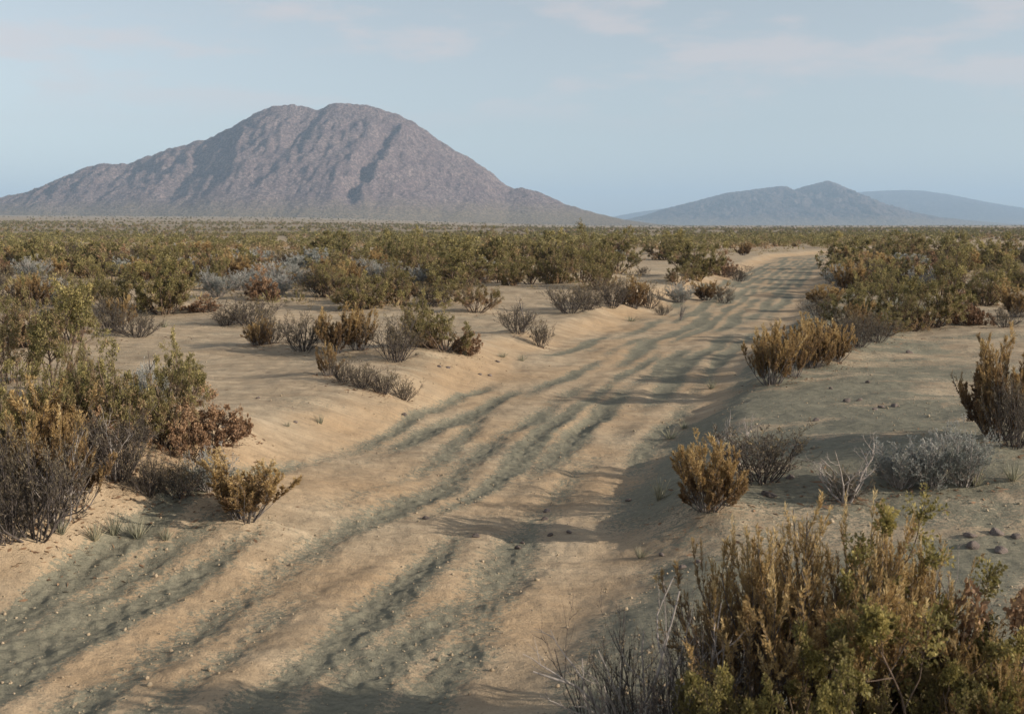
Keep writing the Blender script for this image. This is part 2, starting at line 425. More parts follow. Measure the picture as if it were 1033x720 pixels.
def g_woody(seed, H=.8, N=26, dens=1.0, spread=1.0, lf=(.03, .008)):
    rng = np.random.default_rng(seed)
    d, pol = cone_dirs(rng, N, .05, spread)
    L = H * rng.uniform(.6, 1.08, N)
    P0 = extend(rng, base_pts(d, .10), d, L, 8, .12, .10); r0 = rng.uniform(.008, .014, N) * max(H, .6)
    P1, L1, r1 = fork(rng, P0, L, r0, 6, .2, .95, .3, .8, .42, 5, .15, .10)
    P2, L2, r2 = fork(rng, P1, L1, r1, 5, .2, 1.0, .3, .8, .5, 4, .15, .08)
    st = cat([tubes(P0, r0, 5), tubes(P1, np.maximum(r1, .003), 4), tubes(P2, np.maximum(r2, .0018), 3)])
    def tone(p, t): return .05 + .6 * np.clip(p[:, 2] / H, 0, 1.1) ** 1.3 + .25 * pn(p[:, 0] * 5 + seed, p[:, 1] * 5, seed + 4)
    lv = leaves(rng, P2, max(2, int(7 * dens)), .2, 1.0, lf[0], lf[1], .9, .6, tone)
    return st, lv
def g_dead(seed, H=.8, N=7, spread=.7, thick=1.0):
    rng = np.random.default_rng(seed)
    d, pol = cone_dirs(rng, N, .1, spread)
    L = H * rng.uniform(.7, 1.1, N)
    P0 = extend(rng, base_pts(d, .04), d, L, 9, .16, .07); r0 = rng.uniform(.009, .014, N) * thick
    P1, L1, r1 = fork(rng, P0, L, r0, 4, .25, .9, .4, .9, .45, 6, .2, .06, .7)
    P2, L2, r2 = fork(rng, P1, L1, r1, 3, .3, .95, .4, .9, .45, 4, .2, .04, .7)
    return cat([tubes(P0, r0, 6), tubes(P1, np.maximum(r1, .003), 4), tubes(P2, np.maximum(r2, .002), 3)]), None
def g_tuft(seed, H=.2, N=46, w=.009):
    rng = np.random.default_rng(seed)
    d, pol = cone_dirs(rng, N, .05, .75)
    L = H * rng.uniform(.5, 1.1, N)
    P = extend(rng, d * np.array([.035, .035, 0]), d, L, 4, .1, -.06)
    K = 5; wv = w * np.array([1, .95, .75, .5, .08])
    s = unit(np.cross(d, unit(rng.normal(0, 1, d.shape))))
    V = np.stack([P - s[:, None, :] * wv[None, :, None] / 2, P + s[:, None, :] * wv[None, :, None] / 2], 2).reshape(-1, 3)
    b = (np.arange(N) * K * 2)[:, None] + (np.arange(K - 1) * 2)[None, :]
    Q = np.stack([b, b + 1, b + 3, b + 2], -1).reshape(-1, 4)
    T = np.repeat(np.clip(rng.normal(.5, .22, N), 0, 1), K * 2)
    return None, (V, Q, T)

def ico(rng, sub, rough, flat):
    t = (1 + 5 ** .5) / 2
    V = np.array([(-1,t,0),(1,t,0),(-1,-t,0),(1,-t,0),(0,-1,t),(0,1,t),(0,-1,-t),(0,1,-t),(t,0,-1),(t,0,1),(-t,0,-1),(-t,0,1)], float)
    Fc = [(0,11,5),(0,5,1),(0,1,7),(0,7,10),(0,10,11),(1,5,9),(5,11,4),(11,10,2),(10,7,6),(7,1,8),(3,9,4),(3,4,2),(3,2,6),(3,6,8),(3,8,9),(4,9,5),(2,4,11),(6,2,10),(8,6,7),(9,8,1)]
    V = list(unit(V))
    for _ in range(sub):
        cache = {}; nf = []
        def midp(a, b):
            k = (min(a, b), max(a, b))
            if k not in cache:
                v = V[a] + V[b]; V.append(v / np.linalg.norm(v)); cache[k] = len(V) - 1
            return cache[k]
        for a, b, c in Fc:
            x, y, z = midp(a, b), midp(b, c), midp(c, a); nf += [(a, x, z), (b, y, x), (c, z, y), (x, y, z)]
        Fc = nf
    V = np.array(V)
    s = rng.uniform(0, 50)
    k = 1 + rough * fbm(V[:, 0] * 1.3 + V[:, 2] * .9 + s, V[:, 1] * 1.3 - V[:, 2] * 1.1, 3, 3)
    V = V * k[:, None]
    for _ in range(7):                                   # planar chips
        nv = unit(rng.normal(0, 1, 3)); dd = V @ nv; lim = rng.uniform(.6, .85)
        V = V - np.maximum(dd - lim, 0)[:, None] * nv
    return V * np.array([1, rng.uniform(.7, 1), flat]), np.array(Fc)

# ------------------------------------------------------------------ variants
LIB = {}
def measure(parts):
    V = np.concatenate([p[0] for p in parts if p is not None])
    r = np.percentile(np.hypot(V[:, 0], V[:, 1]), 94); return 2 * r, np.percentile(V[:, 2], 99.3)
def add_var(kind, st, lv, bark, leaf, far=False):
    w, h = measure([st, lv])
    e = {'w': w, 'h': h}
    if far:
        if st is None: e['one'] = mesh_from(kind, lv[0], lv[1], [M[leaf]], lv[2])
        else:
            V, Q, T = cat([st, lv])
            e['one'] = mesh_from(kind, V, Q, [M[bark], M[leaf]], T, np.r_[np.zeros(len(st[1])), np.ones(len(lv[1]))])
    else:
        if st is not None: e['stems'] = mesh_from(kind + '_stems', st[0], st[1], [M[bark]])
        if lv is not None: e['foliage'] = mesh_from(kind + '_foliage', lv[0], lv[1], [M[leaf]], lv[2])
    LIB.setdefault(kind + ('_far' if far else ''), []).append(e)
CV = ((20, 1.25, .12, 1.6), (14, 1.0, .25, 1.5), (24, 1.35, .08, 1.5), (11, .85, .30, 1.9), (17, 1.15, .18, 1.1), (22, 1.1, .10, 1.8), (13, 1.3, .2, 1.3))
for s, (nn, sp, lo, dn) in enumerate(CV): add_var('creosote_bush', *g_creosote(100 + s, 1.5, dn, (.036, .02), 7, N=nn, spread=sp, low=lo), 'bark', 'creosote')   # 0-6
add_var('creosote_bush', *g_creosote(117, 1.5, 1.3, N=6, spread=.6, low=.5, k1=9), 'bark', 'creosote')                        # 7 tree-like
for s in range(3): add_var('creosote_bush', *g_creosote(120 + s, 1.1, 2.6, (.021, .013), 8, N=26, spread=1.15), 'bark', 'fresh')         # 8-10 close up
for s in range(6): add_var('creosote_bush', *g_creosote(130 + s, 1.5, .5, (.08, .05), 5, N=CV[s][0], spread=CV[s][1], low=CV[s][2]), 'bark', 'creosote', True)
for s in range(4): add_var('golden_shrub', *g_golden(200 + s, .9, N=(38, 24, 46, 30)[s], spread=(.75, 1.0, .9, .6)[s], cover=(.5, .38, .6, .32)[s]), 'greybark', 'golden')                                       # 0-3
for s in range(3): add_var('golden_shrub', *g_golden(210 + s, 1.1, 60, 1.3, (.030, .0068), spread=(.95, .8, 1.05)[s], lmin=.78), 'greybark', 'golden')              # 4-6 close up
for s in range(3): add_var('golden_shrub', *g_golden(230 + s, .9, 28, .5, (.075, .02)), 'greybark', 'golden', True)
for s in range(6): add_var('woody_shrub', *g_woody(300 + s, .8), 'darkbark', 'greyleaf')                                       # 0-5
for s in range(2): add_var('woody_shrub', *g_woody(310 + s, .8, 34, .5, 1.05, (.014, .005)), 'darkbark', 'greyleaf')           # 6-7 close up
for s in range(3): add_var('woody_shrub', *g_woody(330 + s, .8, 24, .9, 1.1, (.05, .022)), 'darkbark', 'greyleaf', True)
for s in range(4): add_var('silver_shrub', *g_woody(400 + s, .7, 34, 1.9, .8, (.026, .008)), 'palebark', 'silver')
for s in range(3): add_var('silver_shrub', *g_woody(430 + s, .7, 28, 1.4, .9, (.05, .022)), 'palebark', 'silver', True)
for s in range(3): add_var('dry_shrub', *g_creosote(500 + s, .9, .8, disc=True), 'bark', 'drydisc')                            # 0-2
add_var('dry_shrub', *g_creosote(510, .9, .5, disc=True, N=9, spread=.6, k1=5, ntw=5), 'bark', 'drydisc')                      # 3 open, close up
for s in range(3): add_var('dead_shrub', *g_dead(600 + s), 'palebark', 'silver')
for s in range(2): add_var('dead_stick', *g_dead(620 + s, .6, 4, .35, 1.6), 'greybark', 'silver')
for s in range(5): add_var('grass_tuft', *g_tuft(700 + s), None, 'blade')

RNG = np.random.default_rng(77)
COUNT = {}
NEARN = {'creosote_bush': 7, 'golden_shrub': 4, 'woody_shrub': 6, 'dry_shrub': 3}
def plant(kind, x, y, z, wreal, hreal, label, cat_, group, far=False, var=None, extra=None):
    fam = LIB[kind + ('_far' if far else '')]
    c = COUNT[kind] = COUNT.get(kind, 0) + 1
    e = fam[c % NEARN.get(kind, len(fam)) % len(fam) if var is None else var]
    sz = hreal / e['h']; sx = np.clip(wreal / e['w'], sz * .55, sz * 1.9)
    rot = RNG.uniform(0, 2 * math.pi)
    if 'one' in e: o = link(kind, e['one'])
    elif 'stems' not in e: o = link(kind, e['foliage'])
    elif 'foliage' not in e: o = link(kind, e['stems'])
    else:
        o = bpy.data.objects.new(kind, None); COL.objects.link(o); o.empty_display_size = .2
        link('stems', e['stems'], o); link('foliage', e['foliage'], o)
    o.location = (x, y, z - .015); o.rotation_euler = (0, 0, rot); o.scale = (sx, sx, sz)
    tag(o, label, cat_, group)
    return o
# ------------------------------------------------------------------ where the plants stand
GL, GM, GR, GF = 'shrubs of the left thicket', 'shrubs on the open sand left of the track', 'shrubs on the rise right of the track', 'shrubs in the foreground corner'
GB = 'shrubs along the far stretch of the track'
SH = 'shrub'
HAND = [
 # left thicket, front to back
 ('woody_shrub', 6, 543, 75, 95, 'dark bare-stemmed shrub cut by the left edge of the photo, lowest of the thicket', GL),
 ('woody_shrub', 36, 537, 120, 112, 'big dark woody shrub with forked bare stems, behind the small grey tufts on the left', GL),
 ('golden_shrub', 70, 512, 70, 95, 'ochre-leaved shrub rising out of the dark woody shrub at the left', GL),
 ('woody_shrub', 120, 482, 70, 72, 'brown twiggy shrub at the notch in the sandy mound', GL),
 ('woody_shrub', 152, 498, 52, 52, 'small grey-stemmed shrub with upright shoots on the crest of the sandy mound', GL),
 ('woody_shrub', 182, 501, 54, 48, 'low brown shrub between two grey ones on the crest of the sandy mound', GL),
 ('silver_shrub', 212, 494, 44, 42, 'greyish twiggy shrub just behind the lone yellow-tipped one', GL),
 ('golden_shrub', 247, 523, 74, 64, 'lone yellow-tipped shrub with bare curved stems at the tip of the sandy mound', GL),
 ('golden_shrub', 45, 470, 70, 85, 'yellowish shrub in front of the small tree-like creosote at the left', GL),
 ('creosote_bush', 112, 450, 92, 105, 'rounded olive creosote bush in the middle of the left thicket', GL),
 ('creosote_bush', 162, 446, 72, 92, 'olive-brown creosote bush on the right side of the left thicket', GL),
 ('creosote_bush', 183, 398, 46, 50, 'small green-topped bush behind the right side of the left thicket', GL),
 ('creosote_bush', 18, 468, 90, 112, 'dense olive creosote bush at the left edge above the ochre shrubs', GL),
 ('dry_shrub', 212, 446, 76, 56, 'brown dry-leaved shrub sprawling at the right end of the left thicket', GL),
 ('dry_shrub', 243, 438, 22, 26, 'little ball of dry brown leaves beside the sprawling dry shrub', GL),
 ('creosote_bush', 55, 392, 78, 104, 'tree-like creosote bush with a visible bare trunk at the left', GL),
 ('creosote_bush', 8, 386, 66, 92, 'tall olive creosote bush at the left edge behind the tree-like one', GL),
 ('creosote_bush', 84, 400, 40, 54, 'narrow olive bush close to the right of the tree-like creosote', GL),
 ('silver_shrub', 148, 424, 40, 58, 'pale bare-twigged shrub among the olive bushes of the left thicket', GL),
 ('creosote_bush', 66, 448, 70, 92, 'brownish-olive bush filling the gap between the rounded creosote and the left edge', GL),
 ('dry_shrub', 92, 456, 48, 52, 'brown dry bush deep in the middle of the left thicket', GL),
 ('creosote_bush', 28, 350, 56, 60, 'olive bush behind the tree-like creosote, near the left edge', GL),
 ('creosote_bush', 72, 346, 50, 54, 'olive bush behind and right of the tree-like creosote', GL),
 ('golden_shrub', 20, 505, 56, 80, 'ochre-tipped shrub behind the dark woody shrub at the left edge', GL),
 ('dry_shrub', 190, 462, 50, 56, 'reddish-brown bush between the olive-brown creosote and the sprawling dry shrub', GL),
 ('dead_shrub', 116, 482, 46, 66, 'pale upright dead stems in front of the rounded olive creosote of the left thicket', GL),
 ('dead_shrub', 60, 530, 60, 84, 'grey dead branches leaning out of the big dark woody shrub', GL),
 # behind the thicket
 ('woody_shrub', 110, 335, 36, 34, 'dark grey shrub with upright stems behind the left thicket, beside a low brown one', GM),
 ('woody_shrub', 138, 340, 52, 27, 'low dark brown shrub spreading onto the sand behind the left thicket', GM),
 ('golden_shrub', 122, 334, 26, 34, 'small ochre shrub between the dark grey and the low brown shrub', GM),
 ('creosote_bush', 112, 316, 50, 54, 'brownish creosote bush with pale crooked branches left of the big olive one', GM),
 ('creosote_bush', 166, 316, 66, 62, 'big rounded olive creosote bush at the back edge of the left sand flat', GM),
 ('dry_shrub', 205, 314, 34, 16, 'low reddish dry shrub at the foot of the big rounded olive bush', GM),
 ('woody_shrub', 252, 327, 68, 27, 'wide dark grey shrub alone on the left sand flat', GM),
 ('woody_shrub', 228, 328, 26, 15, 'small dark shrub at the left end of the wide grey one', GM),
 ('woody_shrub', 272, 347, 46, 34, 'olive-grey shrub starting the long row on the sand flat, at its left end', GM),
 ('golden_shrub', 262, 348, 26, 26, 'small golden shrub leaning out at the left end of the long row', GM),
 ('woody_shrub', 306, 354, 48, 42, 'dark grey shrub second from the left end of the long row', GM),
 ('golden_shrub', 338, 357, 34, 46, 'golden upright shrub in the middle of the long row', GM),
 ('golden_shrub', 362, 353, 34, 40, 'ochre shrub left of the dark fan-shaped shrub in the long row', GM),
 ('woody_shrub', 400, 364, 62, 46, 'dark fan-shaped shrub with bare stems in the long row on the sand flat', GM),
 ('creosote_bush', 447, 354, 62, 56, 'yellow-olive creosote bush at the right end of the long row', GM),
 ('creosote_bush', 424, 350, 44, 56, 'dark green bush just behind the fan-shaped shrub', GM),
 ('dry_shrub', 470, 357, 26, 24, 'dry pinkish shrub at the foot of the yellow-olive creosote', GM),
 ('golden_shrub', 332, 379, 24, 32, 'small golden shrub standing up at the left end of the low front row', GM),
 ('woody_shrub', 346, 385, 32, 26, 'low dark shrub in the front row on the sand, next to the golden one', GM),
 ('woody_shrub', 366, 391, 32, 26, 'low dark shrub in the middle of the front row on the sand', GM),
 ('woody_shrub', 387, 397, 30, 25, 'low dark shrub second from the right in the front row', GM),
 ('woody_shrub', 408, 403, 32, 24, 'low dark shrub at the right end of the front row, nearest the track', GM),
 ('woody_shrub', 522, 336, 38, 30, 'dark twiggy shrub with a crooked top, left one of a pair on the bare sand', GM),
 ('dead_stick', 527, 335, 22, 36, 'crooked dead stick poking from the left shrub of the pair', GM),
 ('woody_shrub', 545, 350, 28, 27, 'small dark twiggy shrub, right one of a pair on the bare sand', GM),
 ('creosote_bush', 480, 315, 42, 38, 'olive creosote bush behind the pair of dark twiggy shrubs', GM),
 ('creosote_bush', 365, 312, 54, 40, 'olive creosote bush with a dark brown base behind the long row', GM),
 ('creosote_bush', 424, 282, 42, 40, 'dark olive bush standing up above the belt left of centre', GM),
 ('creosote_bush', 330, 300, 46, 36, 'olive bush left of the one with the dark brown base', GM),
 ('creosote_bush', 400, 306, 46, 38, 'mid green bush right of the one with the dark brown base', GM),
 ('creosote_bush', 444, 308, 44, 40, 'olive-yellow bush behind the right end of the long row', GM),
 ('silver_shrub', 289, 287, 34, 24, 'pale silver shrub shining between olive bushes left of centre', GM),
 ('silver_shrub', 262, 291, 34, 24, 'blue-grey shrub left of the pale silver one', GM),
 ('creosote_bush', 219, 293, 36, 38, 'dark green bush left of the blue-grey shrub', GM),
 # centre cluster
 ('creosote_bush', 590, 284, 56, 54, 'tallest olive bush of the big clump left of the track', GB),
 ('creosote_bush', 562, 286, 40, 44, 'olive bush on the left side of the big clump', GB),
 ('creosote_bush', 622, 276, 42, 42, 'olive bush on the right side of the big clump', GB),
 ('creosote_bush', 604, 292, 46, 40, 'olive-brown bush in front of the big clump', GB),
 ('woody_shrub', 575, 315, 56, 28, 'dark grey shrub at the left end of the row below the big clump', GB),
 ('woody_shrub', 592, 312, 34, 24, 'grey shrub tucked behind the left end of the row below the big clump', GB),
 ('woody_shrub', 617, 309, 38, 28, 'brown-grey shrub in the middle of the row below the big clump', GB),
 ('golden_shrub', 638, 310, 30, 28, 'ochre-brown shrub right of the middle of the row below the big clump', GB),
 ('woody_shrub', 654, 311, 28, 26, 'grey-brown shrub near the right end of the row below the big clump', GB),
 ('woody_shrub', 668, 318, 17, 13, 'tiny dark shrub in front of the right end of the row', GB),
 ('silver_shrub', 686, 305, 26, 20, 'pale silver shrub beside the track below the green clump', GB),
 ('dead_stick', 686, 323, 13, 17, 'short dark dead stick on the sand at the left edge of the track', GB),
 ('creosote_bush', 701, 282, 48, 44, 'tall olive bush of the clump near the left edge of the track', GB),
 ('creosote_bush', 684, 288, 34, 32, 'yellow-olive bush at the left of the clump near the track', GB),
 ('creosote_bush', 671, 262, 36, 24, 'olive bush behind the clump near the track', GB),
 ('dry_shrub', 729, 279, 30, 24, 'dark brown bush at the right end of the clump near the track', GB),
 ('woody_shrub', 745, 284, 24, 15, 'low brown shrub on the bank where the far track narrows', GB),
 ('golden_shrub', 712, 303, 30, 20, 'small ochre shrub on the left lip of the track', GB),
 ('woody_shrub', 730, 306, 22, 18, 'dark grey shrub closest to the left lip of the track', GB),
 ('woody_shrub', 648, 277, 14, 8, 'little grey shrub alone on the pale sand left of the clump', GB),
 ('creosote_bush', 499, 262, 26, 32, 'olive bush sticking up at the skyline left of centre', GB),
 ('creosote_bush', 522, 268, 34, 30, 'olive bush right of the one sticking up at the skyline', GB),
 # right of the track
 ('golden_shrub', 778, 387, 46, 56, 'golden shrub with grey stems at the right edge of the track', GR),
 ('golden_shrub', 799, 380, 42, 52, 'golden-ochre shrub just behind the front one at the right edge of the track', GR),
 ('golden_shrub', 822, 370, 36, 46, 'dull ochre shrub in the middle of the row right of the track', GR),
 ('woody_shrub', 846, 355, 44, 42, 'dark grey shrub in the row right of the track, before the green bushes', GR),
 ('woody_shrub', 866, 350, 36, 36, 'grey-brown shrub ending the row right of the track', GR),
 ('golden_shrub', 810, 366, 40, 44, 'ochre shrub hidden half behind the two golden ones at the track edge', GR),
 ('golden_shrub', 842, 364, 34, 36, 'dull gold shrub beside the dark grey one in the row right of the track', GR),
 ('woody_shrub', 884, 345, 36, 32, 'brown-grey shrub linking the row to the rounded green creosote', GR),
 ('creosote_bush', 852, 334, 46, 42, 'olive bush standing over the middle of the row right of the track', GR),
 ('creosote_bush', 918, 334, 44, 40, 'olive bush at the left shoulder of the rounded green creosote', GR),
 ('golden_shrub', 866, 340, 34, 34, 'brownish ochre shrub under the dark green bush of the row', GR),
 ('woody_shrub', 828, 322, 40, 24, 'grey twiggy shrub behind the golden row, beside the track', GR),
 ('golden_shrub', 832, 306, 34, 18, 'brown-gold low shrub on the far side of the golden row', GR),
 ('silver_shrub', 772, 352, 26, 16, 'wispy grey shrub on the verge left of the golden shrubs', GR),
 ('creosote_bush', 872, 330, 40, 50, 'dark green bush standing behind the grey end of the row', GR),
 ('creosote_bush', 893, 338, 42, 32, 'dark squat bush in shade between the row and the rounded green bush', GR),
 ('creosote_bush', 938, 330, 72, 60, 'rounded green creosote bush with a dark forked base on the right', GR),
 ('dry_shrub', 974, 327, 40, 30, 'pinkish dry bush at the right foot of the rounded green creosote', GR),
 ('creosote_bush', 903, 312, 46, 46, 'olive bush behind the dark squat bush', GR),
 ('creosote_bush', 994, 308, 52, 42, 'dark olive bush right of the rounded green creosote', GR),
 ('golden_shrub', 1026, 320, 36, 34, 'golden-brown bush at the right edge above the small dark shrub', GR),
 ('woody_shrub', 1014, 330, 30, 22, 'small dark grey spiky shrub alone on the sand by the right edge', GR),
 ('golden_shrub', 1008, 442, 70, 98, 'large gold-topped shrub with grey stems at the right edge', GR),
 ('woody_shrub', 1024, 450, 60, 72, 'grey bare-stemmed lower shrub under the large gold-topped one', GR),
 ('golden_shrub', 716, 512, 68, 70, 'round orange-gold shrub alone on the bank right of the track', GR),
 ('woody_shrub', 768, 486, 92, 58, 'dark spiky shrub behind the round orange-gold one', GR),
 ('dead_shrub', 742, 470, 56, 46, 'pale dead twigs standing behind the round orange-gold shrub', GR),
 ('dead_shrub', 852, 506, 72, 62, 'bare pale dead shrub with crossed limbs in front of the silver row', GR),
 ('woody_shrub', 853, 504, 44, 34, 'dark low shrub inside the bare pale dead one', GR),
 ('silver_shrub', 908, 490, 56, 46, 'silver-grey shrub at the left end of the silver row', GR),
 ('silver_shrub', 940, 490, 50, 52, 'pale silver shrub in the middle of the silver row', GR),
 ('silver_shrub', 972, 488, 54, 60, 'tall pale silver shrub at the right end of the silver row', GR),
 # foreground corner
 ('golden_shrub', 815, 768, 250, 244, 'big orange-gold shrub in the foreground, tallest of the corner thicket', GF),
 ('golden_shrub', 890, 752, 130, 226, 'bright yellow-gold shrub right behind the olive-green creosote of the corner thicket', GF),
 ('golden_shrub', 770, 752, 100, 205, 'smaller brown-gold shrub at the left shoulder of the big orange-gold one', GF),
 ('woody_shrub', 655, 800, 170, 195, 'dark grey woody shrub with bare twigs at the left of the corner thicket', GF),
 ('woody_shrub', 725, 790, 120, 190, 'brown-grey twiggy shrub between the dark woody one and the gold shrubs', GF),
 ('dead_shrub', 640, 806, 170, 220, 'bleached dead twigs leaning over the track from the corner thicket', GF),
 ('dead_shrub', 700, 800, 120, 190, 'dead grey branches poking out left of the gold shrubs', GF),
 ('creosote_bush', 925, 800, 260, 268, 'fresh olive-green creosote bush in the corner thicket', GF),
 ('creosote_bush', 765, 836, 190, 190, 'olive creosote bush in front of the big orange-gold shrub', GF),
 ('creosote_bush', 700, 840, 110, 170, 'small olive bush at the bottom edge beside the dark woody shrub', GF),
 ('creosote_bush', 840, 846, 150, 180, 'low dull green creosote bush at the bottom edge, in front of the gold shrubs', GF),
 ('dry_shrub', 1014, 770, 110, 205, 'open dry shrub with round brown leaves in the lower right corner', GF),
 ('dead_shrub', 930, 742, 90, 215, 'thin dead grey stems standing above the olive-green creosote', GF),
 ('golden_shrub', 985, 806, 90, 165, 'ochre shrub between the olive-green creosote and the round brown leaves', GF),
 ('creosote_bush', 1012, 846, 170, 205, 'yellow-green bush at the lower right corner below the round brown leaves', GF),
]
TUFTS = [
 (62, 538, 18, 24, 'grey grass tuft under the forked stems of the dark woody shrub'), (95, 544, 26, 24, 'grey-green tuft leftmost of the four on the sand below the mound'),
 (115, 539, 26, 32, 'tallest grey-green tuft of the four on the sand below the mound'), (139, 542, 24, 26, 'grey tuft third from the left on the sand below the mound'),
 (167, 544, 20, 20, 'small grey tuft rightmost of the four on the sand below the mound'), (290, 430, 10, 8, 'tiny round green tuft on the open left sand'),
 (323, 427, 9, 14, 'thin dark upright tuft on the open left sand'), (469, 358, 10, 10, 'small green tuft below the yellow-olive creosote'),
 (507, 360, 12, 7, 'flat grey-green tuft left of the pair on bare sand by the track'), (526, 364, 13, 9, 'grey-green tuft right of the pair on bare sand by the track'),
 (637, 324, 18, 7, 'flat pale tuft on the sand in front of the row below the big clump'), (665, 504, 26, 28, 'pale straw tuft at the foot of the shaded bank'),
 (646, 562, 18, 18, 'small pale tuft at the lower end of the shaded bank'), (984, 489, 22, 26, 'pale green tuft at the right end of the silver row'),
 (1022, 484, 26, 26, 'pale green tuft at the right edge by the silver row'), (676, 442, 24, 14, 'grey tuft on the lip above the shaded bank'),
 (690, 432, 16, 12, 'small grey tuft just beyond the one on the lip of the bank'), (718, 392, 16, 14, 'thin grey tuft on the right verge below the golden shrubs'),
 (777, 478, 10, 9, 'dark little tuft at the foot of the dark spiky shrub'), (166, 330, 14, 9, 'grey tuft on the sand in front of the big rounded olive bush'),
]
ST = 'small dark stone'
STONES = [(854,405,9,ST+' leftmost of the line on the right sand rise'),(867,404,7,ST+' second from the left in the line on the right rise'),(883,413,6,ST+' below the middle of the line on the right rise'),
 (889,411,7,ST+' in the middle of the line on the right rise'),(902,410,9,ST+' rightmost of the line on the right sand rise'),(823,424,7,ST+' by itself below the line on the right rise'),
 (838,392,5,ST+' above the line on the right sand rise'),(875,386,6,ST+' high on the rise below the grey end of the row'),(917,356,7,'grey stone on the sand below the rounded green creosote'),
 (978,541,13,'dark stone leftmost of the group by the lower right corner'),(1005,538,16,'largest dark stone of the group by the lower right corner'),(1024,542,11,'dark stone nearest the right edge in the lower right group'),
 (980,551,17,'flat grey stone in the lower right group'),(1009,556,14,'dark stone lowest in the lower right group'),(688,573,10,'dark pebble on the sand between the shaded bank and the corner thicket'),
 (667,560,8,'dark pebble beside the small pale tuft'),(704,567,7,'dark pebble near the tip of the orange-gold shrub'),(775,500,16,'flat stone on the bank below the dark spiky shrub'),
 (797,482,10,'dark stone at the right foot of the dark spiky shrub'),(480,541,9,'pale pebble in the track, nearest the bottom of its scatter'),(552,516,9,'pale pebble topmost of the scatter in the track'),
 (549,524,8,'pale pebble just below the topmost in the track'),(555,540,7,'pale pebble in the middle of the track scatter'),(522,553,8,'flat pale pebble low in the track scatter'),
 (527,548,6,'dark pebble among the pale ones in the track'),(574,537,7,'dark pebble right of the pale ones in the track'),(430,523,8,'pale pebble alone left of the track scatter'),
 (634,505,7,'small stone on the lit edge under the shaded bank'),(408,418,6,'dark stone on the sand below the right end of the front row'),(345,368,4,'dark stone left of the low front row'),
 (298,426,5,'dark stone beside the tiny round green tuft'),(260,402,5,'dark stone on the sand right of the left thicket'),(225,432,5,'dark stone near the ball of dry leaves'),
 (502,365,5,'dark stone under the flat grey-green tuft'),(443,370,5,'dark stone under the right end of the long row'),(452,371,5,'second dark stone under the right end of the long row'),
 (484,378,5,'dark stone on the pale sand left of the track'),(494,379,5,'dark stone next to its neighbour on the pale sand left of the track')]

def flat_at(px, py, z=.15):
    d = ray(px, py); t = (z - CAM_Z) / d[2]
    return d[0] * t, d[1] * t
for kd, px, py, w, h, lab, g in HAND:
    if h >= 24 and py < 600 and kd not in ('dead_shrub', 'dead_stick'):
        x, y = flat_at(px, py); s = y / F
        MOUNDS.append((x, y + .1, max(.35, w * s * .75), min(.22, .10 * h * s)))
for px, py, mr, mh in ((40, 505, 1.7, .12), (150, 478, 1.5, .16), (215, 500, 1.0, .10), (80, 470, 2.2, .12), (600, 296, 3.5, .25), (395, 350, 2.6, .15), (820, 352, 1.8, .15), (940, 470, 1.6, .12), (700, 288, 2.4, .3)):
    x, y = flat_at(px, py); MOUNDS.append((x, y, mr, mh))

PTS_ALL = []
for kd, px, py, w, h, lab, g in HAND:
    p = ground_at(px, py); s = p[1] / F; PTS_ALL.append((p[0], p[1], w * s))
    cat_ = {'creosote_bush': 'bush', 'dead_stick': 'dead stick', 'dead_shrub': 'dead shrub'}.get(kd, 'shrub')
    var = None
    if lab.startswith('tree-like'): var = 7
    if lab.startswith('lone yellow'): var = 3
    if lab.startswith('round orange') or lab.startswith('large gold-topped'): var = 2
    if lab.startswith('golden shrub with grey') : var = 0
    if g == GF: var = {'creosote_bush': 8 + px % 3, 'golden_shrub': 4 + px % 3, 'woody_shrub': 6 + px % 2, 'dry_shrub': 3}.get(kd)
    kw, kh = (1.12, 1.05) if kd in ('creosote_bush', 'golden_shrub', 'woody_shrub') and g != GF else (1.3, 1.2) if kd == 'dead_shrub' and g != GF else (1.08, 1.05)
    plant(kd, p[0], p[1], p[2], w * s * kw, h * s * kh, lab, cat_, g, False, var)
for px, py, w, h, lab in TUFTS:
    p = ground_at(px, py); s = p[1] / F
    plant('grass_tuft', p[0], p[1], p[2], w * s, h * s, lab, 'grass tuft', 'dry grass tufts on the sand')
STV = []
for i in range(8):
    V, T = ico(np.random.default_rng(900 + i), 2, .22, .62); STV.append(mesh_from('stone', V, T, [M['stone']], smooth=False))
for i, (px, py, w, lab) in enumerate(STONES):
    p = ground_at(px, py); s = p[1] / F
    o = link('stone', STV[i % 8], None, (p[0], p[1], p[2] + .004)); k = w * s * .55
    o.scale = (k, k, k); o.rotation_euler = (RNG.uniform(-.3, .3), RNG.uniform(-.3, .3), RNG.uniform(0, 6.28))
    tag(o, lab, 'stone', 'loose stones on the sand')

